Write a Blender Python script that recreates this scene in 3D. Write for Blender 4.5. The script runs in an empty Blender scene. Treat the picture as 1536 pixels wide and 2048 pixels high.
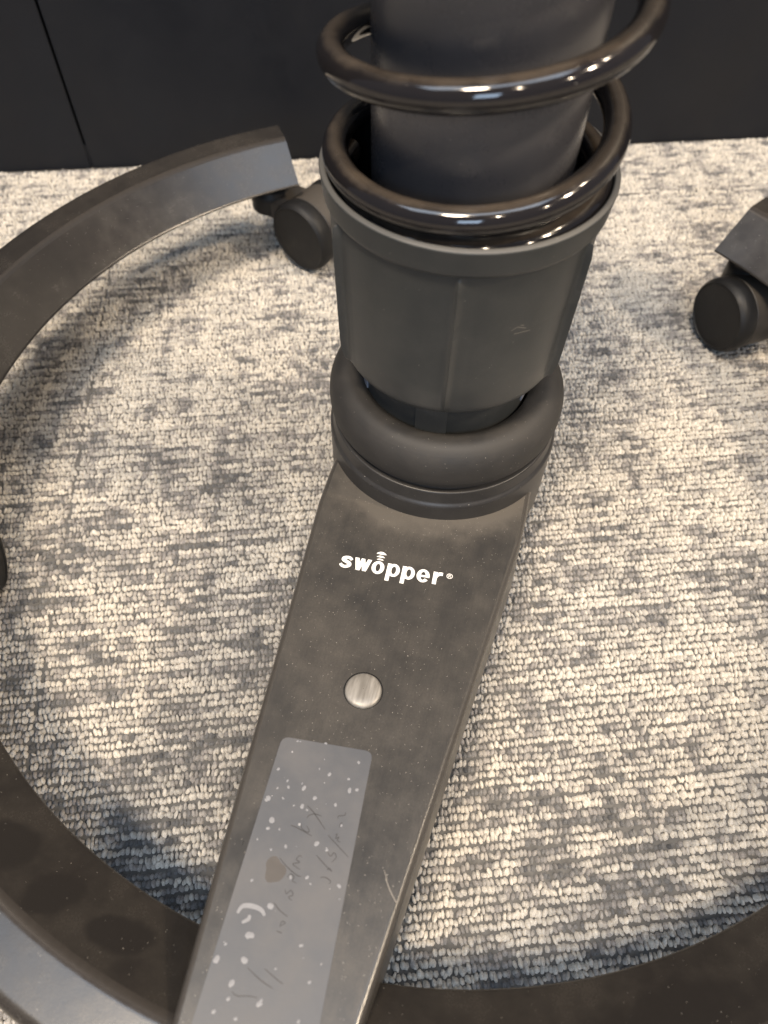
import bpy, math, random
import numpy as np
from mathutils import Vector, Matrix

random.seed(7)
rng = np.random.default_rng(11)
scene = bpy.context.scene
COL = scene.collection

# ------------------------------------------------------------------ camera
F_PX, TILT, ROLL, CAM_H = 1456.16, math.radians(33.949), math.radians(-1.0754), 0.30
fw = Vector((0, math.sin(TILT), -math.cos(TILT)))
rt = Vector((1, 0, 0))
dn = fw.cross(rt)
if dn.z > 0: dn = -dn
CR = math.cos(ROLL) * rt + math.sin(ROLL) * dn
CD = -math.sin(ROLL) * rt + math.cos(ROLL) * dn
CAM = Vector((0, 0, CAM_H))
cam_data = bpy.data.cameras.new('camera')
cam = bpy.data.objects.new('camera', cam_data)
COL.objects.link(cam)
cam.matrix_world = Matrix(((CR.x, -CD.x, -fw.x, CAM.x), (CR.y, -CD.y, -fw.y, CAM.y), (CR.z, -CD.z, -fw.z, CAM.z), (0, 0, 0, 1)))
cam_data.sensor_width = 36
cam_data.lens = F_PX / 2048 * 36
cam_data.clip_start = 0.01
cam_data.clip_end = 50
cam_data.dof.use_dof = True
cam_data.dof.focus_distance = 0.275
cam_data.dof.aperture_fstop = 11.0
scene.camera = cam

# ------------------------------------------------------------------ room light (indoors: lamps only)
w = bpy.data.worlds.new('World'); scene.world = w; w.use_nodes = True
w.node_tree.nodes['Background'].inputs[0].default_value = (0.62, 0.66, 0.80, 1)
w.node_tree.nodes['Background'].inputs[1].default_value = 0.20

def lamp(name, loc, target, size, power, color, shape='DISK', size_y=None):
    d = bpy.data.lights.new(name, 'AREA'); d.shape = shape; d.size = size
    if size_y: d.size_y = size_y
    d.energy = power; d.color = color
    o = bpy.data.objects.new(name, d); COL.objects.link(o)
    o.location = loc
    o.rotation_euler = (Vector(target) - Vector(loc)).to_track_quat('-Z', 'Y').to_euler()
    return o
WARM = (1.0, 0.815, 0.605)
lamp('ceiling_spot', (-0.46, -0.48, 2.3), (0.02, 0.2, 0), 0.44, 58, WARM)
lamp('ceiling_spot', (2.05, -0.45, 2.3), (0.02, 0.2, 0), 0.22, 52, WARM)
lamp('ceiling_spot', (1.85, 0.30, 2.3), (0.02, 0.2, 0), 0.12, 10, WARM)
lamp('ceiling_spot', (0.45, -1.45, 2.3), (0.02, 0.2, 0), 0.10, 11, WARM)
lamp('ceiling_spot', (2.2, -1.6, 2.3), (0.02, 0.2, 0), 0.12, 15, WARM)
lamp('ceiling_glow', (-0.18, -0.10, 2.35), (-0.18, -0.10, 0), 2.5, 27, (0.72, 0.84, 1.0), 'RECTANGLE', 0.75)
lamp('window', (-0.3, -2.6, 1.6), (0.02, 0.2, 0.1), 0.8, 20, (0.60, 0.77, 1.0), 'RECTANGLE', 1.0)

scene.view_settings.view_transform = 'Standard'
scene.view_settings.look = 'None'
scene.view_settings.exposure = 0.22
scene.view_settings.gamma = 1
scene.view_settings.use_curve_mapping = False

# ------------------------------------------------------------------ helpers
CX, CY = 0.02422, 0.20808          # axis of the column, centre of the ring

def hit(x, y, zfun):
    """point of a world surface z = zfun(X, Y) seen at a pixel of the 1536 x 2048 photograph (used to measure places)"""
    d = (x - 768) * CR + (y - 1024) * CD + F_PX * fw
    z = 0.06
    for i in range(25):
        p = CAM + d * ((z - CAM_H) / d.z)
        z = zfun(p.x, p.y)
    return p

def mesh_obj(name, verts, faces, mat=None, parent=None, smooth=True, loc=None):
    me = bpy.data.meshes.new(name)
    me.from_pydata([tuple(v) for v in verts], [], faces)
    me.validate(); me.update()
    if smooth:
        me.polygons.foreach_set('use_smooth', [True] * len(me.polygons))
    o = bpy.data.objects.new(name, me); COL.objects.link(o)
    if mat: me.materials.append(mat)
    if parent: o.parent = parent
    if loc: o.location = loc
    return o

def autosmooth(o, deg=35):
    me = o.data
    import bmesh
    bm = bmesh.new(); bm.from_mesh(me)
    bmesh.ops.recalc_face_normals(bm, faces=bm.faces)
    for e in bm.edges:
        if len(e.link_faces) == 2:
            e.smooth = e.calc_face_angle(0) < math.radians(deg)
    bm.to_mesh(me); bm.free()
    return o

def round_profile(pts, closed=False, n=4):
    """pts: (r, z, fillet)"""
    out = []
    m = len(pts)
    for i, (r, z, f) in enumerate(pts):
        if f <= 0 or (not closed and i in (0, m - 1)):
            out.append((r, z)); continue
        P = Vector((r, z)); A = Vector(pts[i - 1][:2]); B = Vector(pts[(i + 1) % m][:2])
        da, db = (A - P), (B - P)
        la, lb = min(f, da.length * .49), min(f, db.length * .49)
        a, b = P + da.normalized() * la, P + db.normalized() * lb
        sup = .0004
        if da.length > 2.5 * la + sup: out.append(tuple(a + da.normalized() * sup))
        for k in range(n + 1):
            t = k / n
            q = a * (1 - t) ** 2 + P * 2 * t * (1 - t) + b * t * t
            out.append((q.x, q.y))
        if db.length > 2.5 * lb + sup: out.append(tuple(b + db.normalized() * sup))
    return out

def lathe(prof, n=96, cx=CX, cy=CY, rfun=None, close=False):
    vs, fs = [], []
    m = len(prof)
    for i in range(n):
        th = 2 * math.pi * i / n
        for j, (r, z) in enumerate(prof):
            rr = r + (rfun(th, z) if rfun else 0)
            vs.append((cx + rr * math.cos(th), cy + rr * math.sin(th), z))
    for i in range(n):
        i2 = (i + 1) % n
        for j in range(m if close else m - 1):
            j2 = (j + 1) % m
            fs.append((i * m + j, i2 * m + j, i2 * m + j2, i * m + j2))
    return vs, fs

def tag(o, label=None, cat=None, group=None, kind=None):
    if label: o['label'] = label
    if cat: o['category'] = cat
    if group: o['group'] = group
    if kind: o['kind'] = kind
    return o

# ------------------------------------------------------------------ materials
class NT:
    def __init__(s, name):
        s.m = bpy.data.materials.new(name); s.m.use_nodes = True
        s.t = s.m.node_tree; s.b = s.t.nodes['Principled BSDF']
    def n(s, typ, **kw):
        nd = s.t.nodes.new(typ)
        for k, v in kw.items():
            setattr(nd, k, v)
        return nd
    def link(s, a, b): s.t.links.new(a, b)
    def val(s, sock, v):
        if isinstance(v, bpy.types.NodeSocket): s.link(v, sock)
        else: sock.default_value = v
    def math(s, op, a, b=0.0, c=0.0, clamp=False):
        nd = s.n('ShaderNodeMath', operation=op, use_clamp=clamp)
        s.val(nd.inputs[0], a); s.val(nd.inputs[1], b); s.val(nd.inputs[2], c)
        return nd.outputs[0]
    def mix(s, f, a, b):
        nd = s.n('ShaderNodeMix', data_type='RGBA')
        s.val(nd.inputs[0], f); s.val(nd.inputs[6], a); s.val(nd.inputs[7], b)
        return nd.outputs[2]
    def ramp(s, x, lo, hi, a=0.0, b=1.0):
        nd = s.n('ShaderNodeMapRange', interpolation_type='SMOOTHSTEP')
        s.val(nd.inputs[0], x)
        for i, v in enumerate((lo, hi, a, b)): nd.inputs[i + 1].default_value = v
        return nd.outputs[0]
    def noise(s, vec, scale, detail=3, rough=.55, stretch=None):
        if stretch:
            mp = s.n('ShaderNodeMapping'); mp.inputs[3].default_value = stretch
            s.link(vec, mp.inputs[0]); vec = mp.outputs[0]
        nd = s.n('ShaderNodeTexNoise'); s.link(vec, nd.inputs['Vector'])
        nd.inputs['Scale'].default_value = scale; nd.inputs['Detail'].default_value = detail
        nd.inputs['Roughness'].default_value = rough
        return nd.outputs[0]
    def specks(s, vec, scale, size, keep):
        """small dust grains: 1 on a grain"""
        v = s.n('ShaderNodeTexVoronoi'); s.link(vec, v.inputs['Vector']); v.inputs['Scale'].default_value = scale
        sep = s.n('ShaderNodeSeparateColor'); s.link(v.outputs['Color'], sep.inputs[0])
        r = s.math('MULTIPLY', sep.outputs[1], size)
        on = s.math('LESS_THAN', v.outputs['Distance'], r)
        return s.math('MULTIPLY', on, s.math('GREATER_THAN', sep.outputs[0], 1 - keep))
    def bump(s, h, strength=.2, dist=.0005):
        nd = s.n('ShaderNodeBump'); nd.inputs['Strength'].default_value = strength
        nd.inputs['Distance'].default_value = dist
        s.link(h, nd.inputs['Height']); s.link(nd.outputs[0], s.b.inputs['Normal'])
    def coords(s, which='Object'):
        return s.n('ShaderNodeTexCoord').outputs[which]

def c4(r, g, b): return (r, g, b, 1)

def dusty(name, base, dust, rough, amount=.5, speck=.3, brushed=0, wipes=None, spec=.5, uv=False, dust_up=0, topdust=0, up=(.25, .95), bumpk=.12, joint=False):
    """dark finish under a thin uneven film of dust, with grains and wiped spots"""
    N = NT(name)
    vec = N.coords('UV' if uv else 'Object')
    big = N.noise(vec, 26, 5, .65)
    mid = N.noise(vec, 120, 3, .6)
    f = N.math('ADD', N.math('MULTIPLY', N.ramp(big, .3, .72), .65), N.math('MULTIPLY', N.ramp(mid, .3, .75), .35))
    f = N.math('MULTIPLY', f, amount)
    fine = N.noise(vec, 1500, 2, .7)
    f = N.math('MULTIPLY', f, N.ramp(fine, .2, .8, .7, 1.3))
    if brushed:
        st = N.noise(vec, 900, 2, .6, stretch=(.03, 1, 1))
        f = N.math('ADD', f, N.math('MULTIPLY', N.math('SUBTRACT', st, .5), brushed))
    if wipes:
        sx = N.n('ShaderNodeSeparateXYZ'); N.link(vec, sx.inputs[0])
        wob = N.math('MULTIPLY', N.math('SUBTRACT', N.noise(vec, 48, 4), .5), 1.9)
        tot = None
        for (u, v, ru, rv, rot, k) in wipes:
            du, dv = N.math('SUBTRACT', sx.outputs[0], u), N.math('SUBTRACT', sx.outputs[1], v)
            c, s_ = math.cos(rot), math.sin(rot)
            a = N.math('DIVIDE', N.math('ADD', N.math('MULTIPLY', du, c), N.math('MULTIPLY', dv, s_)), ru)
            b = N.math('DIVIDE', N.math('SUBTRACT', N.math('MULTIPLY', dv, c), N.math('MULTIPLY', du, s_)), rv)
            d = N.math('ADD', N.math('SQRT', N.math('ADD', N.math('MULTIPLY', a, a), N.math('MULTIPLY', b, b))), wob)
            q = N.math('MULTIPLY', N.ramp(d, .70, 1.10, 1, 0), k)
            tot = q if tot is None else N.math('MAXIMUM', tot, q)
        f = N.math('MULTIPLY', f, N.math('SUBTRACT', 1.0, tot))
    if joint:      # dust gathered where the collar stands on the arm
        sj = N.n('ShaderNodeSeparateXYZ'); N.link(vec, sj.inputs[0])
        rad = N.math('SQRT', N.math('ADD', N.math('MULTIPLY', sj.outputs[0], sj.outputs[0]), N.math('MULTIPLY', sj.outputs[1], sj.outputs[1])))
        jn = N.math('ADD', rad, N.math('MULTIPLY', N.math('SUBTRACT', N.noise(vec, 70, 4, .65), .5), .022))
        f = N.math('ADD', f, N.math('MULTIPLY', N.ramp(jn, .048, .062, 1, 0), .75))
    if topdust:
        g = N.n('ShaderNodeNewGeometry'); sz = N.n('ShaderNodeSeparateXYZ'); N.link(g.outputs['Normal'], sz.inputs[0])
        upf = N.ramp(N.math('ADD', sz.outputs[2], N.math('MULTIPLY', N.math('SUBTRACT', mid, .5), .5)), *up)
        f = N.math('MAXIMUM', f, N.math('MULTIPLY', upf, topdust))
    f = N.math('MAXIMUM', f, 0.0); f = N.math('MINIMUM', f, 1.0)
    col = N.mix(f, c4(*base), c4(*dust))
    if speck:
        sp = N.math('MAXIMUM', N.specks(vec, 560, .10, speck * .5), N.specks(vec, 1300, .16, speck))
        col = N.mix(N.math('MULTIPLY', sp, .6), col, c4(.50, .47, .42))
    N.link(col, N.b.inputs['Base Color'])
    rg = N.math('ADD', rough, N.math('MULTIPLY', f, .25))
    N.link(rg, N.b.inputs['Roughness'])
    N.b.inputs['Specular IOR Level'].default_value = spec
    N.bump(N.math('ADD', mid, N.math('MULTIPLY', fine, .4)), bumpk, .0003)
    return N.m

def plain(name, base, rough, metal=0, spec=.5, var=.15, scale=150):
    N = NT(name)
    vec = N.coords()
    nz = N.noise(vec, scale, 3)
    lo = c4(*[x * (1 - var) for x in base]); hi = c4(*[x * (1 + var) for x in base])
    N.link(N.mix(nz, lo, hi), N.b.inputs['Base Color'])
    N.link(N.ramp(nz, .2, .8, rough * .85, rough * 1.15), N.b.inputs['Roughness'])
    N.b.inputs['Metallic'].default_value = metal
    N.b.inputs['Specular IOR Level'].default_value = spec
    return N.m

M_arm = dusty('arm_satin_grey', (.029, .0285, .0285), (.086, .077, .066), .27, .60, .42, brushed=.22, bumpk=.05, joint=True)
RW = .25
M_ring = dusty('ring_satin_grey', (.019, .0172, .0162), (.060, .053, .045), .20, .42, .12, uv=True,
               wipes=[(.9145, .0200, .0090, .0090, 0, .95), (.9385, .0200, .0075, .0115, .35, .95), (.9610, .0170, .0100, .0058, -.35, .95),
                      (1.1270, .0200, .0230, .0100, .1, .85), (1.1650, .0190, .0150, .0080, -.2, .6), (.60, .022, .03, .01, 0, .6)])
M_cup = dusty('cup_grey_plastic', (.031, .0345, .036), (.100, .097, .091), .34, .26, .03, topdust=.85, up=(.35, .8))
M_rubber = dusty('rubber_black', (.017, .017, .0175), (.046, .042, .038), .58, .7, .16)
M_collar = dusty('collar_black', (.018, .018, .020), (.10, .095, .085), .36, .25, .10, topdust=.12)
M_spring = dusty('spring_black_gloss', (.010, .009, .010), (.15, .120, .090), .075, .02, .012, topdust=.36, spec=.7, up=(.66, 1.1), bumpk=.03)
M_column = dusty('column_slate', (.046, .046, .052), (.078, .076, .079), .23, .4, .02)
M_wheel = plain('wheel_black', (.011, .011, .0115), .5, spec=.3)
M_house = dusty('castor_housing', (.020, .0185, .018), (.085, .073, .060), .42, .4, .08, topdust=.5)
M_inner = plain('inner_black', (.008, .008, .008), .18)
M_white = plain('white_print', (.86, .86, .84), .5, var=.04)
M_wall = plain('wall_panel_charcoal', (.0115, .0138, .0195), .5, var=.10, scale=40, spec=.3)
N = NT('wall_panel_charcoal'); vec = N.coords()
sm = N.ramp(N.noise(vec, 7, 5, .65), .4, .75)
N.link(N.mix(sm, c4(.0085, .0100, .0140), c4(.0115, .0122, .0150)), N.b.inputs['Base Color'])
N.link(N.ramp(N.noise(vec, 16, 5, .7), .3, .7, .36, .58), N.b.inputs['Roughness'])
N.b.inputs['Specular IOR Level'].default_value = .3
N.bump(N.noise(vec, 900, 2), .08, .0003)
M_wall = N.m
M_gap = plain('gap_black', (.004, .004, .004), .8)
M_pencil = plain('pencil_grey', (.030, .029, .030), .5)
M_stain = plain('stain_brown', (.068, .061, .056), .45)
M_spot = plain('spot_pale', (.20, .205, .222), .55, var=.2, scale=800)
M_scratch = plain('scratch_pale', (.19, .175, .155), .5)

N = NT('film_grey'); vec = N.coords()
cl = N.ramp(N.noise(vec, 45, 4, .6), .3, .75)
fc = N.mix(cl, c4(.076, .081, .092), c4(.102, .102, .108))
sp = N.math('MAXIMUM', N.specks(vec, 500, .12, .22), N.specks(vec, 250, .10, .25))
N.link(N.mix(N.math('MULTIPLY', sp, .4), fc, c4(.6, .6, .62)), N.b.inputs['Base Color'])
N.link(N.ramp(cl, 0, 1, .42, .55), N.b.inputs['Roughness']); N.b.inputs['Specular IOR Level'].default_value = .4
N.bump(N.noise(vec, 300, 3), .1, .0002)
M_film = N.m
M_edge = plain('worn_edge', (.052, .048, .044), .24, spec=.6, scale=600)

N = NT('button_metal'); vec = N.coords()
st = N.noise(vec, 700, 3, .6, stretch=(.12, 1, 1))
N.link(N.mix(N.ramp(st, .25, .75), c4(.17, .16, .145), c4(.30, .285, .262)), N.b.inputs['Base Color'])
N.b.inputs['Metallic'].default_value = .2; N.link(N.ramp(st, .2, .8, .3, .5), N.b.inputs['Roughness'])
N.bump(st, .25, .0002)
M_button = N.m

# ------------------------------------------------------------------ carpet floor
N = NT('carpet_backing'); vec = N.coords()
rowvec = N.n('ShaderNodeMapping'); rowvec.inputs[2].default_value = (0, 0, math.radians(-6.6)); N.link(vec, rowvec.inputs[0])
rv = rowvec.outputs[0]
a_ = N.noise(rv, 130, 3, .7, stretch=(.5, 2, 1)); b_ = N.noise(rv, 14, 3)
mixv = N.ramp(N.math('ADD', N.math('MULTIPLY', a_, .6), N.math('MULTIPLY', b_, .4)), .36, .62)
N.link(N.mix(mixv, c4(.07, .07, .073), c4(.40, .37, .325)), N.b.inputs['Base Color'])
N.b.inputs['Roughness'].default_value = .95; N.b.inputs['Specular IOR Level'].default_value = .1
N.bump(N.noise(rv, 400, 2, .6, stretch=(1, .6, 1)), .8, .002)
floor = mesh_obj('carpet_floor', [(-2.5, -2.5, 0), (2.5, -2.5, 0), (2.5, 2.5, 0), (-2.5, 2.5, 0)], [(0, 1, 2, 3)], N.m, smooth=False)
tag(floor, kind='structure')

def vnoise(x, y, seed):
    """smooth value noise, 0..1"""
    xi, yi = np.floor(x).astype(np.int64), np.floor(y).astype(np.int64)
    fx, fy = x - xi, y - yi
    fx = fx * fx * (3 - 2 * fx); fy = fy * fy * (3 - 2 * fy)
    def h(i, j):
        n = (i * 374761393 + j * 668265263 + seed * 1442695041) & 0x7fffffff
        n = ((n ^ (n >> 13)) * 1274126177) & 0x7fffffff
        n = (n ^ (n >> 16)) & 0xffff
        return n / 65535.0
    return (h(xi, yi) * (1 - fx) + h(xi + 1, yi) * fx) * (1 - fy) + (h(xi, yi + 1) * (1 - fx) + h(xi + 1, yi + 1) * fx) * fy

ANG = math.radians(6.6)
er, ep = np.array([math.cos(ANG), math.sin(ANG)]), np.array([-math.sin(ANG), math.cos(ANG)])
ROW, STEP = .0029, .00164
us = np.arange(-.38, .52, STEP); vs_ = np.arange(-.13, .56, ROW)
U, V = np.meshgrid(us, vs_)
rowid = np.repeat(np.arange(len(vs_))[:, None], len(us), 1)
U = U + (vnoise(rowid * 7.3, rowid * 0 + .5, 3) * STEP * 2) + rng.normal(0, STEP * .14, U.shape)
V = V + rng.normal(0, ROW * .07, V.shape) + (vnoise(U / .02, rowid * 1.0, 9) - .5) * ROW * .35
U, V, rowid = U.ravel(), V.ravel(), rowid.ravel()
X, Y = U * er[0] + V * ep[0], U * er[1] + V * ep[1]
keep = (Y < .5205 + .1163 * X - .001) & (Y > -.11) & (X > -.37) & (X < .44)
# joints between the carpet tiles
tile_u, tile_v = -.131, .452
keep &= ~((np.abs(U - tile_u) < .0005)) & ~((np.abs(V - tile_v) < .0007))
U, V, rowid, X, Y = U[keep], V[keep], rowid[keep], X[keep], Y[keep]
nL = len(U)
cloud = .40 * vnoise(U / .05, V / .06, 21) + .35 * vnoise(U / .022, V / .026, 22) + .25 * vnoise(U / .009, V / .012, 24)
streak = vnoise(U / .0065, rowid * 1.0, 31)
streak2 = vnoise(U / .018, rowid * 1.0, 33)
colstr = vnoise(U / .0026, V / .030, 35)
t = .36 * cloud + .24 * streak + .18 * streak2 + .12 * colstr + .10 * rng.random(nL)
t = (t - t.mean()) / t.std()
shade = 1 / (1 + np.exp(-(t + .75) * 1.35))
shade = np.clip(shade + rng.normal(0, .045, nL), 0, 1)
stops = np.array([0, .18, .42, .68, 1.0])
pal = np.array([[.070, .072, .078], [.155, .155, .157], [.30, .283, .272], [.46, .437, .40], [.64, .60, .535]])
loopcol = np.stack([np.interp(shade, stops, pal[:, k]) for k in range(3)], -1)
loopcol *= (1 + rng.normal(0, .06, (nL, 1)))
NS = 6
th = np.arange(NS) / NS * 2 * math.pi
tmpl = [(math.cos(q), math.sin(q), 0.0) for q in th] + [(.84 * math.cos(q), .84 * math.sin(q), .74) for q in th] + [(0, 0, 1.0)]
tmpl = np.array(tmpl)
faces_q = [(k, (k + 1) % NS, NS + (k + 1) % NS, NS + k) for k in range(NS)]
faces_t = [(NS + k, NS + (k + 1) % NS, 2 * NS) for k in range(NS)]
sa = STEP * .56 * (1 + rng.normal(0, .13, nL)); sb = ROW * (.45 + .07 * shade) * (1 + rng.normal(0, .13, nL))
sh = (.0012 + .0009 * shade) * (1 + rng.normal(0, .15, nL))
rot = ANG + rng.normal(0, .28, nL) + (vnoise(U / .012, V / .02, 51) - .5) * .35
lean = rng.normal(0, .55, (nL, 2))
lx = tmpl[None, :, 0] * sa[:, None]; ly = tmpl[None, :, 1] * sb[:, None]; lz = tmpl[None, :, 2] * sh[:, None]
cr_, sr_ = np.cos(rot)[:, None], np.sin(rot)[:, None]
PX = X[:, None] + lx * cr_ - ly * sr_ + lz * lean[:, :1] * .5
PY = Y[:, None] + lx * sr_ + ly * cr_ + lz * lean[:, 1:] * .5
co = np.stack([PX, PY, lz], -1).reshape(-1, 3).astype(np.float32)
nv = tmpl.shape[0]
base = (np.arange(nL) * nv)[:, None]
fq = (base[:, :, None] + np.array(faces_q)[None]).reshape(nL, -1)
ft = (base[:, :, None] + np.array(faces_t)[None]).reshape(nL, -1)
loops = np.concatenate([fq, ft], 1).ravel().astype(np.int32)
tot = np.tile(np.array([4] * NS + [3] * NS), nL)
start = np.concatenate([[0], np.cumsum(tot)[:-1]]).astype(np.int32)
me = bpy.data.meshes.new('carpet_loops')
me.vertices.add(len(co)); me.vertices.foreach_set('co', co.ravel())
me.loops.add(len(loops)); me.loops.foreach_set('vertex_index', loops)
me.polygons.add(len(tot)); me.polygons.foreach_set('loop_start', start)
me.polygons.foreach_set('use_smooth', np.ones(len(tot), dtype=bool))
me.update(calc_edges=True)
at = me.attributes.new('yarn', 'FLOAT_COLOR', 'POINT')
ca = np.ones((nL, nv, 4), np.float32); ca[:, :, :3] = loopcol[:, None, :]
at.data.foreach_set('color', ca.ravel())
N = NT('carpet_yarn')
an = N.n('ShaderNodeAttribute', attribute_name='yarn')
vec = N.coords()
fz = N.noise(vec, 2200, 2, .7)
fac = N.ramp(fz, .2, .8, .72, 1.15)
hs = N.n('ShaderNodeMix', data_type='RGBA', blend_type='MULTIPLY'); hs.inputs[0].default_value = 1
N.link(an.outputs['Color'], hs.inputs[6]); N.link(fac, hs.inputs[7])
N.link(hs.outputs[2], N.b.inputs['Base Color'])
N.b.inputs['Roughness'].default_value = .9; N.b.inputs['Specular IOR Level'].default_value = .12
N.b.inputs['Sheen Weight'].default_value = .15
N.bump(fz, .5, .0006)
me.materials.append(N.m)
pile = bpy.data.objects.new('carpet_loops', me); COL.objects.link(pile); pile.parent = floor
tag(pile, kind='stuff')

M_back = plain('carpet_ground', (.115, .113, .11), .95, var=.5, scale=300, spec=.05)
back = mesh_obj('carpet_ground', [(-.38, -.115, .0003), (.45, -.115, .0003), (.45, .5205 + .1163 * .45, .0003), (-.38, .5205 - .1163 * .38, .0003)], [(0, 1, 2, 3)], M_back, floor, smooth=False)

# ------------------------------------------------------------------ dark wall panels
WY = lambda x: .5205 + .1163 * x
wall = bpy.data.objects.new('panel_wall', None); COL.objects.link(wall)
wall.location = (0, WY(0), 0); wall.rotation_euler = (0, 0, ANG)
tag(wall, 'charcoal wall of flush upright panels with one thin dark joint, behind the stool', 'wall')
def box(x0, x1, y0, y1, z0, z1, bev=0):
    if not bev:
        v = [(x, y, z) for z in (z0, z1) for y in (y0, y1) for x in (x0, x1)]
        return v, [(0, 2, 3, 1), (4, 5, 7, 6), (0, 1, 5, 4), (1, 3, 7, 5), (3, 2, 6, 7), (2, 0, 4, 6)]
    # front edges chamfered (front is -y)
    v = [(x0, y1, z0), (x1, y1, z0), (x1, y1, z1), (x0, y1, z1),
         (x0, y0 + bev, z0), (x1, y0 + bev, z0), (x1, y0 + bev, z1), (x0, y0 + bev, z1),
         (x0 + bev, y0, z0 + bev), (x1 - bev, y0, z0 + bev), (x1 - bev, y0, z1 - bev), (x0 + bev, y0, z1 - bev)]
    f = [(3, 2, 1, 0), (0, 1, 5, 4), (1, 2, 6, 5), (2, 3, 7, 6), (3, 0, 4, 7), (4, 5, 9, 8), (5, 6, 10, 9), (6, 7, 11, 10), (7, 4, 8, 11), (8, 9, 10, 11)]
    return v, f
SX = -.2150 / math.cos(ANG)
for (x0, x1) in ((SX - .9, SX - .0008), (SX + .0008, SX + .62), (SX + .6216, SX + 1.5)):
    v, f = box(x0, x1, 0, .016, .0004, 1.3, .0006)
    mesh_obj('panel', v, f, M_wall, wall, smooth=False)
v, f = box(SX - .9, SX + 1.5, .0162, .03, 0, 1.3); mesh_obj('backing_board', v, f, M_gap, wall, smooth=False)
v, f = box(SX - .00078, SX + .00078, .0012, .016, .0004, .017)
mesh_obj('joint_filler', v, f, M_wall, wall, smooth=False)

# ------------------------------------------------------------------ the stool
stool = bpy.data.objects.new('spring_stool', None); COL.objects.link(stool)
stool.location = (CX, CY, 0)
tag(stool, 'dusty dark grey spring stool base on an open castor ring with lettered arm', 'stool')
def part(name, v, f, mat, parent=stool, smooth=True, sharp=35):
    v = [(p[0] - CX, p[1] - CY, p[2]) for p in v]
    o = mesh_obj(name, v, f, mat, parent, smooth)
    if sharp: autosmooth(o, sharp)
    return o

# --- base ring: an open hoop with a sloping inner face
sec = round_profile([(.2037, .0510, .0022), (.2266, .0686, .0020), (.2440, .0686, .0034), (.2475, .0500, .002), (.2250, .0485, .004)], closed=True, n=5)
slen = [0.0]
for i in range(1, len(sec)):
    slen.append(slen[-1] + math.hypot(sec[i][0] - sec[i - 1][0], sec[i][1] - sec[i - 1][1]))
A0, A1 = math.radians(112.3), math.radians(401.4)
cen = (.2275, .0585)
CAPR = .008
ring_v, ring_f, ring_uv = [], [], []
st = []
for k in range(7):
    q = k / 6 * math.pi / 2
    st.append((A0 + (CAPR / .2266) * (1 - math.cos(math.pi / 2 - q)), .62 + .38 * math.sin(q)))
nb = 170
for k in range(1, nb):
    st.append((A0 + CAPR / .2266 + (A1 - A0 - 2 * CAPR / .2266) * k / nb, 1))
for k in range(7):
    q = (6 - k) / 6 * math.pi / 2
    st.append((A1 - (CAPR / .2266) * (1 - math.cos(math.pi / 2 - q)), .62 + .38 * math.sin(q)))
m = len(sec)
for (ang, s) in st:
    for j, (r, z) in enumerate(sec):
        rr, zz = cen[0] + (r - cen[0]) * s, cen[1] + (z - cen[1]) * s
        ring_v.append((CX + rr * math.cos(ang), CY + rr * math.sin(ang), zz)); ring_uv.append((ang * .2266, slen[j]))
for i in range(len(st) - 1):
    for j in range(m):
        j2 = (j + 1) % m
        ring_f.append((i * m + j, (i + 1) * m + j, (i + 1) * m + j2, i * m + j2))
ring_f.append(tuple(range(m))); ring_f.append(tuple((len(st) - 1) * m + j for j in reversed(range(m))))
ring = part('base_ring', ring_v, ring_f, M_ring, sharp=50)
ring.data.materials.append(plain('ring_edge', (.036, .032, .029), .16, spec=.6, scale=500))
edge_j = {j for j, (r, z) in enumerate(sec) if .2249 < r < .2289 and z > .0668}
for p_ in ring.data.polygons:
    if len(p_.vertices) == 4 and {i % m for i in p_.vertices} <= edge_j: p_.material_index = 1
uvl = ring.data.uv_layers.new(name='UVMap')
for l in ring.data.loops:
    uvl.data[l.index].uv = ring_uv[l.vertex_index]

# --- arm from the ring to the hub
ZA0, ZA1 = .057, .0715
def arm_z(x, y):
    return ZA0 + (math.hypot(x - CX, y - CY) - .046) * (ZA1 - ZA0) / .1806
AX = math.radians(256.5)
ax, ay = Vector((math.cos(AX), math.sin(AX), 0)), Vector((-math.sin(AX), math.cos(AX), 0))
SLOPE = math.atan((ZA1 - ZA0) / .1806)
def plane_z(x, y):      # flat top of the arm
    s = (x - CX) * ax.x + (y - CY) * ax.y
    return ZA0 + (s - .046) * (ZA1 - ZA0) / .1806
arm = bpy.data.objects.new('arm', bpy.data.meshes.new('arm')); COL.objects.link(arm); arm.parent = stool
ux = Vector((ax.x * math.cos(SLOPE), ax.y * math.cos(SLOPE), math.sin(SLOPE)))
uz = ux.cross(ay).normalized()
ORG = Vector((CX, CY, plane_z(CX, CY)))
arm.matrix_local = Matrix(((ux.x, ay.x, uz.x, 0), (ux.y, ay.y, uz.y, 0), (ux.z, ay.z, uz.z, ORG.z), (0, 0, 0, 1)))
def loc(p):             # world -> arm frame (x along the arm, y across, z out of its top)
    q = Vector(p) - ORG
    return Vector((q.dot(ux), q.dot(ay), q.dot(uz)))
def pix(x, y):          # a spot of the arm's top measured in the photograph
    return loc(hit(x, y, plane_z))
eL = [pix(*q) for q in ((652, 950), (640, 1000), (588, 1190), (540, 1360), (487, 1530), (437, 1700), (347, 2046))]
eR = [pix(*q) for q in ((1075, 965), (1065, 1008), (1000, 1230), (952, 1370), (901, 1500), (863, 1607), (828, 1727), (794, 1821), (761, 1928), (724, 2046))]
pl, pr = np.polyfit([q.x for q in eL], [q.y for q in eL], 1), np.polyfit([q.x for q in eR], [q.y for q in eR], 1)
def half(x): return float(np.polyval(pl, x)), float(np.polyval(pr, x))
av, af = [], []
xs = [0.0, .02, .035] + list(np.linspace(.05, .236, 24)) + [.2405, .2435, .2455]
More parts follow.
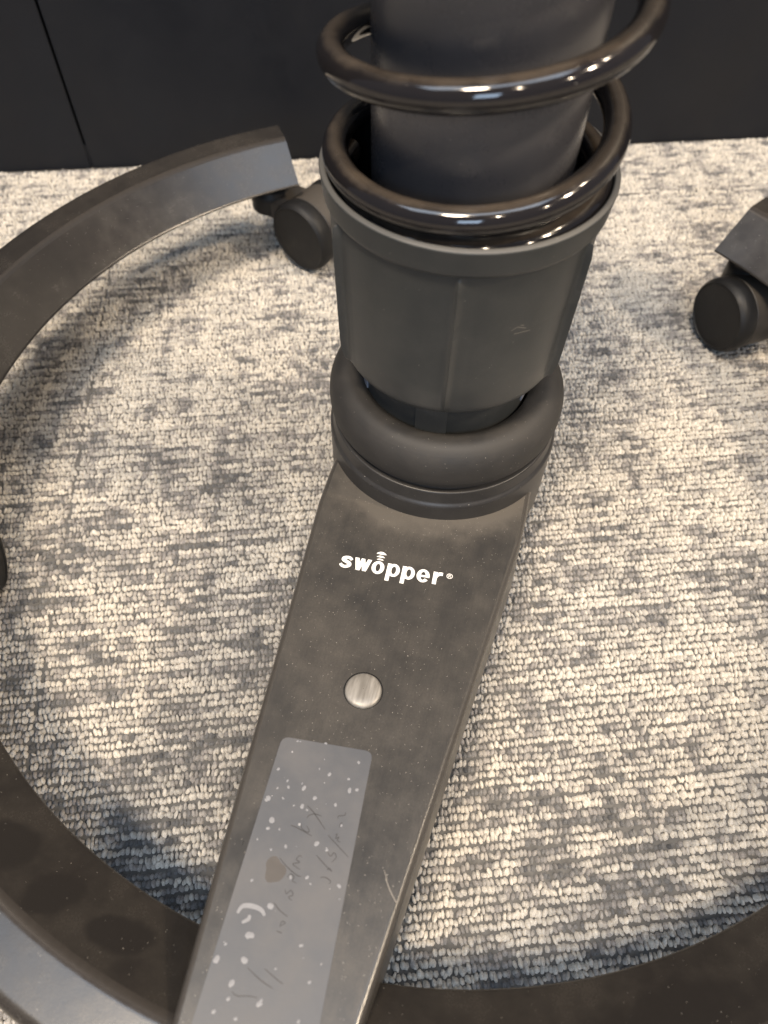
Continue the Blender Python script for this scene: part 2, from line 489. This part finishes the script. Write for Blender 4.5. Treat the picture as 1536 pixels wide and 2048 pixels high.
# which sign is left?
for i, x in enumerate(xs):
    yl, yr = half(max(x, .045))
    sgn = 1 if yr > yl else -1
    zt = 0.0
    if x > .237: zt = -((x - .237) / .0085) ** 2 * .0045
    flare = .0018
    bot = -.030
    e = .0012
    right = [(-.0026, 0), (-.0021, 0), (-.0017, 0), (-.0009, -.00015), (-.0003, -.0006), (.0002, -.0013), (.00045, -.0021), (.0006, -.0030), (flare, bot)]
    prof = [(yl - sgn * dy, dz) for dy, dz in reversed(right)] + [(yr + sgn * dy, dz) for dy, dz in right]
    for (y, z) in prof:
        av.append((x, y, z + zt))
mm = 18
for i in range(len(xs) - 1):
    for j in range(mm):
        j2 = (j + 1) % mm
        af.append((i * mm + j, (i + 1) * mm + j, (i + 1) * mm + j2, i * mm + j2))
af.append(tuple(range(mm))); af.append(tuple((len(xs) - 1) * mm + j for j in range(mm)))
arm.data.from_pydata(av, [], af); arm.data.validate(); arm.data.update()
arm.data.polygons.foreach_set('use_smooth', [True] * len(arm.data.polygons))
arm.data.materials.append(M_arm); arm.data.materials.append(M_edge)
for p_ in arm.data.polygons:
    js = [i % mm for i in p_.vertices]
    if len(js) == 4 and (set(js) <= set(range(2, 7)) or set(js) <= set(range(11, 16))): p_.material_index = 1
autosmooth(arm, 40)

def on_arm(name, verts, faces, mat, smooth=False):
    return mesh_obj(name, verts, faces, mat, arm, smooth)

def prism(outline, z0, z1):
    n = len(outline)
    v = [(x, y, z0) for x, y in outline] + [(x, y, z1) for x, y in outline]
    f = [tuple(range(n, 2 * n))] + [(k, (k + 1) % n, n + (k + 1) % n, n + k) for k in range(n)]
    return v, f

def ribbon(pts, w, z0=.0001, th=.00006, taper=True):
    """flat stroke along 2D points"""
    P = [Vector(p) for p in pts]
    # resample with Catmull-Rom
    Q = []
    for i in range(len(P) - 1):
        p0, p1, p2, p3 = P[max(i - 1, 0)], P[i], P[i + 1], P[min(i + 2, len(P) - 1)]
        for k in range(6):
            t = k / 6
            Q.append(.5 * ((2 * p1) + (p2 - p0) * t + (2 * p0 - 5 * p1 + 4 * p2 - p3) * t * t + (3 * p1 - p0 - 3 * p2 + p3) * t ** 3))
    Q.append(P[-1])
    v, f = [], []
    n = len(Q)
    for i, q in enumerate(Q):
        d = (Q[min(i + 1, n - 1)] - Q[max(i - 1, 0)])
        d = d.normalized() if d.length > 0 else Vector((1, 0))
        nn = Vector((-d.y, d.x))
        ww = w * (.5 + .5 * math.sin(math.pi * (i + .6) / (n + .2))) if taper else w
        for s in (-1, 1):
            v.append((q.x + nn.x * ww / 2 * s, q.y + nn.y * ww / 2 * s, z0 + th))
    for i in range(n - 1):
        f.append((2 * i, 2 * i + 1, 2 * i + 3, 2 * i + 2))
    return v, f

# --- grey film stuck on the arm
c = [pix(565, 1473), pix(746, 1504), pix(640, 2046), pix(384, 2046)]
dirx = ((c[3] - c[0]).normalized() + (c[2] - c[1]).normalized()).normalized()
p0, p1 = Vector((c[0].x, c[0].y)), Vector((c[1].x, c[1].y))
dl = Vector((c[3].x - c[0].x, c[3].y - c[0].y)).normalized(); dr = Vector((c[2].x - c[1].x, c[2].y - c[1].y)).normalized()
L = .087
corners = [p0, p1, p1 + dr * L, p0 + dl * L]
def round_poly(pts, r, n=6):
    out = []
    for i, P in enumerate(pts):
        A, B = pts[i - 1], pts[(i + 1) % len(pts)]
        a, b = P + (A - P).normalized() * r, P + (B - P).normalized() * r
        for k in range(n + 1):
            t = k / n
            out.append(tuple(a * (1 - t) ** 2 + P * 2 * t * (1 - t) + b * t * t))
    return out
v, f = prism(round_poly(corners, .0026), .00002, .00022)
film = on_arm('label_film', v, f, M_film)
tag(film, 'grey adhesive film spotted with pale glue dots and faint handwriting')

def z6(x, y): q = pix(340 + x / 2.743, 1440 + y / 2.743); return (q.x, q.y)
def z5(x, y): q = pix(440 + x / 4.518, 1560 + y / 4.518); return (q.x, q.y)
spots = [(855,130,9),(700,118,7),(715,120,5),(595,270,10),(875,300,12),(645,335,8),(650,370,9),(590,375,7),(735,375,14),(725,350,6),(540,430,16),(528,440,10),(795,430,13),(725,475,14),(752,495,7),(985,388,15),(1025,385,11),(980,325,9),(908,467,11),(560,550,18),(537,595,11),(805,680,15),(635,695,10),(555,712,7),(752,865,11),(662,865,10),(450,880,9),(928,912,12),(552,1022,17),(440,1180,20),(425,1185,14),(255,1315,19),(408,1318,19),(338,1445,18),(240,1600,11),(490,1560,15),(500,1540,9),(720,1238,10),(765,1440,9),(320,1530,10),(705,1655,9),(305,1230,8),(860,715,9),(1035,235,10),(600,600,6),(940,580,8),(480,655,6),(770,900,6),(820,270,6),(620,430,7),(680,470,6),(360,1640,10),(830,1340,6),(580,1365,6)]
gv, gf = [], []
for (x, y, r) in spots:
    cx, cy = z6(x, y); rr = r / 2.743 * .000130
    n = 10; b0 = len(gv); k1, k2 = rng.uniform(.0, 6.28), rng.uniform(.1, .3)
    for k in range(n):
        q = 2 * math.pi * k / n; rad = rr * (1 + k2 * math.sin(2 * q + k1) + rng.normal(0, .07))
        gv.append((cx + rad * math.cos(q), cy + rad * math.sin(q), .00026))
    gv.append((cx, cy, .00032))
    for k in range(n): gf.append((b0 + k, b0 + (k + 1) % n, b0 + n))
for pts, wd in (([(370,1060),(400,1022),(450,1022),(500,1042),(520,1075)], 16), ([(435,1070),(432,1092),(395,1112)], 13)):
    v, f = ribbon([z6(*q) for q in pts], wd / 2.743 * .00022, .00024, .00006)
    b0 = len(gv); gv += v; gf += [tuple(i + b0 for i in q) for q in f]
o = on_arm('glue_spots', gv, gf, M_spot); o.parent = arm; tag(o, kind='stuff')
for (x, y, rx, ry) in ((575, 825, 56, 72), (645, 1495, 36, 34)):
    cx, cy = z6(x, y)
    poly = []
    for k in range(22):
        q = 2 * math.pi * k / 22
        w_ = 1 + .13 * math.sin(3 * q + 1) + .06 * math.sin(5 * q + 2)
        px, py = z6(x + rx * math.cos(q) * w_, y + ry * math.sin(q) * w_)
        poly.append((px, py))
    v, f = prism(poly, .0002, .00024); on_arm('stain', v, f, M_stain if rx > 50 else M_film)
strokes = [[(790,235),(850,300),(950,450)],[(975,500),(1040,570),(1160,700)],[(785,345),(810,320),(860,310),(920,330)],[(735,400),(740,440),(790,475),(805,455),(780,415)],
 [(1040,500),(1060,490),(1045,530),(1075,520),(1060,550),(1090,565)],[(1065,350),(1070,330),(1100,325),(1130,320),(1135,295)],[(1080,430),(1090,400),(1105,385)],
 [(870,680),(940,760),(1010,830)],[(970,650),(1000,690),(1030,660),(1050,700),(1010,745)],[(905,885),(940,880),(975,895),(1000,920),(985,940)],[(970,820),(985,800),(1010,825)],
 [(540,705),(600,780),(690,860),(735,875)],[(740,700),(720,685),(690,720),(720,745),(660,760),(690,790),(725,810)],[(590,990),(600,1030),(640,1000),(660,1040),(620,1060),(650,1090)],
 [(610,880),(640,850),(670,880),(655,910),(690,935)],[(490,1110),(540,1180),(610,1235)],[(540,1330),(560,1280),(590,1295),(545,1320)],[(510,1365),(560,1385)],[(640,410),(720,445),(830,510)]]
hv, hf = [], []
for s in strokes:
    v, f = ribbon([z5(*q) for q in s], .00024, .00024, .00005); b0 = len(hv); hv += v; hf += [tuple(i + b0 for i in q) for q in f]
for s in ([(425,1360),(500,1430),(565,1475)], [(520,1365),(570,1410),(620,1450)], [(340,1490),(370,1515),(430,1515),(480,1525)]):
    v, f = ribbon([z6(*q) for q in s], .00024, .00024, .00005); b0 = len(hv); hv += v; hf += [tuple(i + b0 for i in q) for q in f]
on_arm('handwriting', hv, hf, M_pencil)
for s, wd in (([(771,1757),(781,1783),(793,1806)], .00032), ([(768, 1740), (775, 1762)], .0002)):
    v, f = ribbon([tuple(pix(*q)[:2]) for q in s], wd, .00006, .00003); on_arm('scratch', v, f, M_scratch)

# --- round plug
b = pix(727, 1381)
v, f = lathe([(.0067, .00002), (.0065, .00006), (.0001, .00006)], 48, 0, 0)
mesh_obj('plug_recess', v, f, M_gap, arm, True, (b.x, b.y, 0))
prof = round_profile([(.0062, .00008, 0), (.0062, .0009, .0004), (.0056, .0014, .0006), (.0040, .0018, .001), (.0001, .0020, 0)], n=3)
v, f = lathe(prof, 48, 0, 0)
bo = mesh_obj('button_plug', v, f, M_button, arm, True, (b.x + .0003, b.y, 0)); autosmooth(bo, 45)

# --- printed lettering
B0, B1 = pix(678, 1133.5), pix(882, 1171)
tx = Vector((B1.x - B0.x, B1.y - B0.y)); UNIT = tx.length / 1058.0; tx.normalize()
up = pix(700, 1100) - pix(700, 1140); ty = Vector((-tx.y, tx.x))
if ty.dot(Vector((up.x, up.y))) < 0: ty = -ty
XH = 150
def place(x, y): q = Vector((B0.x, B0.y)) + tx * (x * UNIT) + ty * (y * UNIT); return (q.x, q.y)
class Glyph:
    def __init__(s): s.v, s.f, s.k = [], [], 0
    def add(s, pts, faces):
        z = .00010 + s.k * .00003; s.k += 1
        b0 = len(s.v)
        s.v += [place(*p) + (z,) for p in pts]; s.f += [tuple(i + b0 for i in q) for q in faces]
    def poly(s, pts): s.add(pts, [tuple(range(len(pts)))])
    def ringell(s, cx, cy, rx, ry, ix, iy, a0=0, a1=360, n=40):
        pts, fs = [], []
        for k in range(n + 1):
            q = math.radians(a0 + (a1 - a0) * k / n)
            pts += [(cx + rx * math.cos(q), cy + ry * math.sin(q)), (cx + ix * math.cos(q), cy + iy * math.sin(q))]
        for k in range(n): fs.append((2 * k, 2 * k + 2, 2 * k + 3, 2 * k + 1))
        s.add(pts, fs)
    def stroke(s, P, ws):
        P = [Vector(p) for p in P]; Q = []
        for i in range(len(P) - 1):
            p0, p1, p2, p3 = P[max(i - 1, 0)], P[i], P[i + 1], P[min(i + 2, len(P) - 1)]
            for k in range(8):
                t = k / 8
                Q.append((.5 * ((2 * p1) + (p2 - p0) * t + (2 * p0 - 5 * p1 + 4 * p2 - p3) * t * t + (3 * p1 - p0 - 3 * p2 + p3) * t ** 3), ws[i] * (1 - t) + ws[i + 1] * t))
        Q.append((P[-1], ws[-1]))
        pts, fs = [], []
        for i, (q, w_) in enumerate(Q):
            d = (Q[min(i + 1, len(Q) - 1)][0] - Q[max(i - 1, 0)][0]).normalized()
            nn = Vector((-d.y, d.x)) * w_ / 2
            pts += [tuple(q + nn), tuple(q - nn)]
        for i in range(len(Q) - 1): fs.append((2 * i, 2 * i + 1, 2 * i + 3, 2 * i + 2))
        s.add(pts, fs)
    def done(s, name='letter'): return on_arm(name, s.v, s.f, M_white)
x0 = 0
g = Glyph()   # s
g.stroke([(112, 108), (92, 128), (60, 133), (30, 120), (28, 97), (60, 80), (92, 64), (96, 38), (62, 17), (26, 22), (4, 44)], [30, 34, 34, 38, 40, 40, 40, 38, 34, 34, 30]); g.done()
g = Glyph()   # w
W0 = 140
g2 = Glyph()
for quad in ([(0, 150), (43, 150), (74, 0), (33, 0)], [(33, 0), (74, 0), (104, 150), (68, 150)], [(68, 150), (104, 150), (140, 0), (99, 0)], [(99, 0), (140, 0), (176, 150), (134, 150)]):
    g2.poly([(W0 + x, y) for x, y in quad])
g2.done()
OX = 392
g = Glyph(); g.ringell(OX, 75, 65, 79, 24, 48); g.done()                      # o
for (dy, wd, h) in ((172, 38, 22), (206, 45, 28), (246, 54, 40)):              # three bands springing over the o
    g = Glyph(); pts = []
    for k in range(13):
        q = -1 + 2 * k / 12; pts.append((OX + 4 + wd * q, dy + h * .75 * (1 - q * q)))
    for k in range(1, 12):
        q = 1 - 2 * k / 12; pts.append((OX + 4 + wd * q, dy - h * .12 * (1 - q * q)))
    g.poly(pts); g.done('letter_band')
for PX_ in (485, 641):                                                        # p p
    g = Glyph(); g.poly([(PX_, -62), (PX_ + 41, -62), (PX_ + 41, 150), (PX_, 150)])
    g.ringell(PX_ + 72, 75, 62, 79, 24, 48); g.done()
EX = 862                                                                      # e
g = Glyph(); g.ringell(EX, 75, 66, 79, 25, 50, 5, 325); g.poly([(EX - 40, 60), (EX + 66, 60), (EX + 66, 82), (EX - 40, 82)]); g.done()
RX = 962                                                                      # r
g = Glyph(); g.poly([(RX, 0), (RX + 41, 0), (RX + 41, 150), (RX, 150)]); g.stroke([(RX + 24, 72), (RX + 40, 112), (RX + 66, 132), (RX + 96, 134)], [30, 38, 40, 38]); g.done()
g = Glyph(); g.ringell(1128, 128, 31, 31, 25, 25); g.poly([(1116, 110), (1122, 110), (1122, 146), (1116, 146)])
g.ringell(1126, 137, 11, 10, 5, 5, -95, 95, 10); g.poly([(1126, 128), (1133, 128), (1142, 110), (1135, 110)]); g.done('registered_mark')

# --- hub: collar, rubber buffer
prof = round_profile([(.040, .030, 0), (.0478, .030, 0), (.0478, .0655, .0008), (.0466, .0668, .0004), (.0460, .0728, .0006), (.0440, .0730, 0), (.0436, .0742, 0), (.030, .0742, 0)], n=4)
v, f = lathe(prof, 128); part('hub_collar', v, f, M_collar, sharp=50)
prof = round_profile([(.030, .0748, 0), (.0452, .0750, .0012), (.0474, .0800, .006), (.0468, .0895, .007), (.0415, .0955, .008), (.0352, .0946, .0020), (.0326, .0922, .0006), (.0323, .086, 0)], n=7)
v, f = lathe(prof, 128); part('rubber_buffer', v, f, M_rubber, sharp=60)

# --- spring cup
CUX, CUY = CX - .0009, CY
def ribs(th, z):
    if z < .1125 or z > .1700: return 0
    s = 0
    for k in range(6):
        d = (th - math.radians(-95 + 60 * k) + math.pi) % (2 * math.pi) - math.pi
        amp = .0011 if k == 0 else .0020
        s += amp * math.exp(-(d * .041 / .0009) ** 2)
        if 0 <= d < .14: s += .0006 * (1 - d / .14)
    return s * min(1, (z - .1125) / .004) * min(1, max(0, (.1700 - z) / .002))
prof = round_profile([(.0300, .0800, 0), (.0322, .0805, .0006), (.0322, .1078, .0008), (.0362, .1092, .0012), (.0399, .1112, .0040), (.0411, .1230, .002), (.0416, .1450, .002), (.0421, .1698, .0010),
                      (.0438, .1711, .0010), (.0447, .1794, .0006), (.0430, .1799, .0004), (.0424, .1788, .0006), (.0418, .1500, 0), (.0400, .1200, 0), (.0300, .1150, 0)], n=5)
dense = []
for i in range(len(prof) - 1):
    (r0, z0), (r1, z1) = prof[i], prof[i + 1]
    k = max(1, int(abs(z1 - z0) / .004)) if i < len(prof) - 4 else 1
    for q in range(k): dense.append((r0 + (r1 - r0) * q / k, z0 + (z1 - z0) * q / k))
dense.append(prof[-1])
v, f = lathe(dense, 360, CUX, CUY, ribs); cup = part('spring_cup', v, f, M_cup, sharp=55)
liner = round_profile([(.0424, .1765, 0), (.0415, .1768, .0004), (.0410, .1500, .002), (.0310, .1480, 0)], n=3)
v, f = lathe(liner, 96, CUX, CUY)
lo = part('cup_liner', v, f, M_inner, cup); lo.location = (0, 0, 0)
def bent_patch(name, th0, th1, z0, z1, r, th, mat, parent):
    vv, ff = [], []
    n = 8
    for k in range(n + 1):
        q = math.radians(th0 + (th1 - th0) * k / n)
        for (rr, z) in ((r, z0), (r + th, z0 + .0004), (r + th, z1 - .0004), (r, z1)):
            vv.append((CUX + rr * math.cos(q), CUY + rr * math.sin(q), z))
    for k in range(n):
        for j in range(3): ff.append((4 * k + j, 4 * k + 4 + j, 4 * k + 5 + j, 4 * k + 1 + j))
    ff += [(0, 1, 2, 3), (4 * n + 3, 4 * n + 2, 4 * n + 1, 4 * n)]
    return part(name, vv, ff, mat, parent)
bent_patch('locking_tab', -112, -92, .0910, .1072, .0320, .0016, M_cup, cup)
M_glint = plain('painted_glint', (.34, .36, .42), .15, spec=.7)  # pale colour painted in for gloss reflections along the neck's edge
bent_patch('neck_glint', -172, -160, .0930, .1000, .0320, .0008, M_glint, cup)  # added slivers that carry the painted gleam, left and right of the neck
bent_patch('neck_glint', -30, -22, .0930, .0990, .0320, .0007, M_glint, cup)
# scuffs on the cup
for (px, py, pts) in ((0, 0, [(1022, 662), (1035, 654), (1052, 656)]), (0, 0, [(1028, 668), (1045, 664), (1060, 660)]), (0, 0, [(1020, 656), (1038, 650), (1048, 651)])):
    P = []
    for (x, y) in pts:
        d = (x - 768) * CR + (y - 1024) * CD + F_PX * fw
        A = d.x ** 2 + d.y ** 2; Bq = -2 * (d.x * CUX + d.y * CUY); Cq = CUX ** 2 + CUY ** 2 - .0418 ** 2
        t_ = (-Bq - math.sqrt(Bq * Bq - 4 * A * Cq)) / 2 / A
        P.append(CAM + d * t_)
    vv, ff = [], []
    for q in P: vv += [(q.x, q.y, q.z - .00011), (q.x, q.y, q.z + .00011)]
    ff = [(0, 2, 3, 1), (2, 4, 5, 3)]
    part('scuff', vv, ff, M_scratch, cup, sharp=0)

# --- column tube
prof = round_profile([(.0285, .118, 0), (.0300, .119, .0008), (.0301, .420, .001), (.0285, .4215, .0006), (.001, .4215, 0)], n=3)
v, f = lathe(prof, 128); part('column_tube', v, f, M_column, sharp=50)

# --- coil spring
knots = [(-560, .1740), (-460, .1755), (-360, .1785), (-250, .1815), (-180, .1832), (-135, .1838), (-97, .1848), (-64, .1872), (0, .1945), (90, .2015), (180, .2093), (254, .2160), (296, .2198), (360, .2243), (540, .2390), (720, .2540), (1080, .2840), (1440, .3140), (1800, .344), (2160, .374)]
ka, kz = np.array([k[0] for k in knots], float), np.array([k[1] for k in knots])
angs = np.arange(-560, 2160, 4.0)
zz = np.interp(angs, ka, kz); zz = np.convolve(np.pad(zz, 12, 'edge'), np.ones(25) / 25, 'valid')
WR, SR = .0039, .0397
wv, wf = [], []
NW = 18
for i, (a_, z_) in enumerate(zip(angs, zz)):
    q = math.radians(a_)
    R_ = SR if a_ > -180 else SR - .0012 * min(1, (-180 - a_) / 120)
    cxs = CX - .0008 * max(0, min(1, (.24 - z_) / .03))
    c_ = Vector((cxs + R_ * math.cos(q), CY + R_ * math.sin(q), z_)); out = Vector((math.cos(q), math.sin(q), 0))
    sc = 1.0
    for k in range(NW):
        p_ = 2 * math.pi * k / NW
        wv.append(tuple(c_ + out * (WR * sc * math.cos(p_)) + Vector((0, 0, WR * sc * math.sin(p_)))))
for i in range(len(angs) - 1):
    for k in range(NW):
        k2 = (k + 1) % NW
        wf.append((i * NW + k, (i + 1) * NW + k, (i + 1) * NW + k2, i * NW + k2))
wf.append(tuple(range(NW))); wf.append(tuple((len(angs) - 1) * NW + k for k in range(NW)))
part('coil_spring', wv, wf, M_spring, sharp=60)

# --- castors
def castor(face, psi, R, stem_ang):
    """face: centre of the near wheel's outer face; psi: direction that face looks"""
    n = Vector((math.cos(psi), math.sin(psi), 0)); tg = Vector((-math.sin(psi), math.cos(psi), 0)); zc = R + .0022
    c0 = Vector((face[0], face[1], zc))
    wd, gap = .0110, .0180
    sx, sy = CX + .2255 * math.cos(stem_ang), CY + .2255 * math.sin(stem_ang)
    # housing: rounded hood between the two wheels, open below, with the stem block
    vv, ff = [], []
    prof = []
    for k in range(19):
        q = math.radians(-35 + 250 * k / 18)
        prof.append((R * .98 * math.cos(q), R * .98 * math.sin(q)))
    d0, d1 = -wd + .0015, -wd - gap - .0015
    nn_ = len(prof)
    rows = [(d0, .93), (d0 - .0015, 1.0), (d1 + .0015, 1.0), (d1, .93)]
    for (d, s) in rows:
        for (u_, z_) in prof:
            p_ = c0 + n * d + tg * (u_ * s); vv.append((p_.x, p_.y, zc + z_ * s))
    for r_ in range(3):
        for k in range(nn_ - 1):
            ff.append((r_ * nn_ + k, r_ * nn_ + k + 1, (r_ + 1) * nn_ + k + 1, (r_ + 1) * nn_ + k))
    ff.append(tuple(range(nn_))); ff.append(tuple(3 * nn_ + k for k in reversed(range(nn_))))
    ff.append((0, nn_, 2 * nn_, 3 * nn_, 3 * nn_ + nn_ - 1, 2 * nn_ + nn_ - 1, nn_ + nn_ - 1, nn_ - 1))
    h = part('castor', vv, ff, M_house, sharp=40)
    # stem and neck up to the ring
    mid = c0 + n * ((d0 + d1) / 2)
    prof2 = round_profile([(.001, .030, 0), (.0125, .030, 0), (.0125, .0400, .002), (.0105, .0425, .001), (.0105, .0500, 0)], n=3)
    v2, f2 = lathe(prof2, 32, sx, sy); part('stem', v2, f2, M_wheel, h)
    # neck bridging stem and hood
    b0 = Vector((mid.x, mid.y, 0)); dd = Vector((sx, sy, 0)) - b0; ln = max(dd.length, .004); dd.normalize(); sd = Vector((-dd.y, dd.x, 0))
    vv, ff = [], []
    for (s_, w_, zt, zb) in ((-.2, .0105, .040, .024), (.5, .0110, .0415, .026), (1.0, .0115, .0410, .030), (1.0 + .009 / ln, .006, .0395, .032)):
        for (sg, z_) in ((-1, zb), (-1, zt - .003), (-.7, zt), (.7, zt), (1, zt - .003), (1, zb)):
            p_ = b0 + dd * (ln * s_) + sd * (w_ * sg); vv.append((p_.x, p_.y, z_))
    for i in range(3):
        for j in range(6):
            ff.append((i * 6 + j, i * 6 + 6 + j, i * 6 + 6 + (j + 1) % 6, i * 6 + (j + 1) % 6))
    ff += [tuple(range(6)), tuple(18 + j for j in reversed(range(6)))]
    part('neck', vv, ff, M_house, h, sharp=40)
    for side in (0, 1):
        base = c0 if side == 0 else c0 + n * (-2 * wd - gap)
        dr_ = -1 if side == 0 else 1
        profw = round_profile([(R * .60, wd, 0), (R * .96, wd, .001), (R, wd * .7, .003), (R, wd * .25, .003), (R * .93, .0006, .0012), (R * .90, .0, .0006), (R * .88, .0009, .0006), (R * .5, .0004, .004), (.0002, .0, 0)], n=4)
        vv, ff = [], []
        nn2 = 56; m2 = len(profw)
        for i in range(nn2):
            q = 2 * math.pi * i / nn2
            for (r_, d_) in profw:
                p_ = base + n * (dr_ * d_) + tg * (r_ * math.cos(q)); vv.append((p_.x, p_.y, zc + r_ * math.sin(q)))
        for i in range(nn2):
            i2 = (i + 1) % nn2
            for j in range(m2 - 1): ff.append((i * m2 + j, i2 * m2 + j, i2 * m2 + j + 1, i * m2 + j + 1))
        part('wheel', vv, ff, M_wheel, h, sharp=50)
    return h
castor((-.0562, .3847), math.radians(232.6), .0216, math.radians(115.5))
castor((.1846, .3232), math.radians(202), .0208, math.radians(397.5))
castor((-.1735, .1640), math.radians(20), .0205, math.radians(190))
castor((-.0309, -.0307), math.radians(257), .0212, math.radians(257))
castor((.2274, .0711), math.radians(326), .0212, math.radians(326))
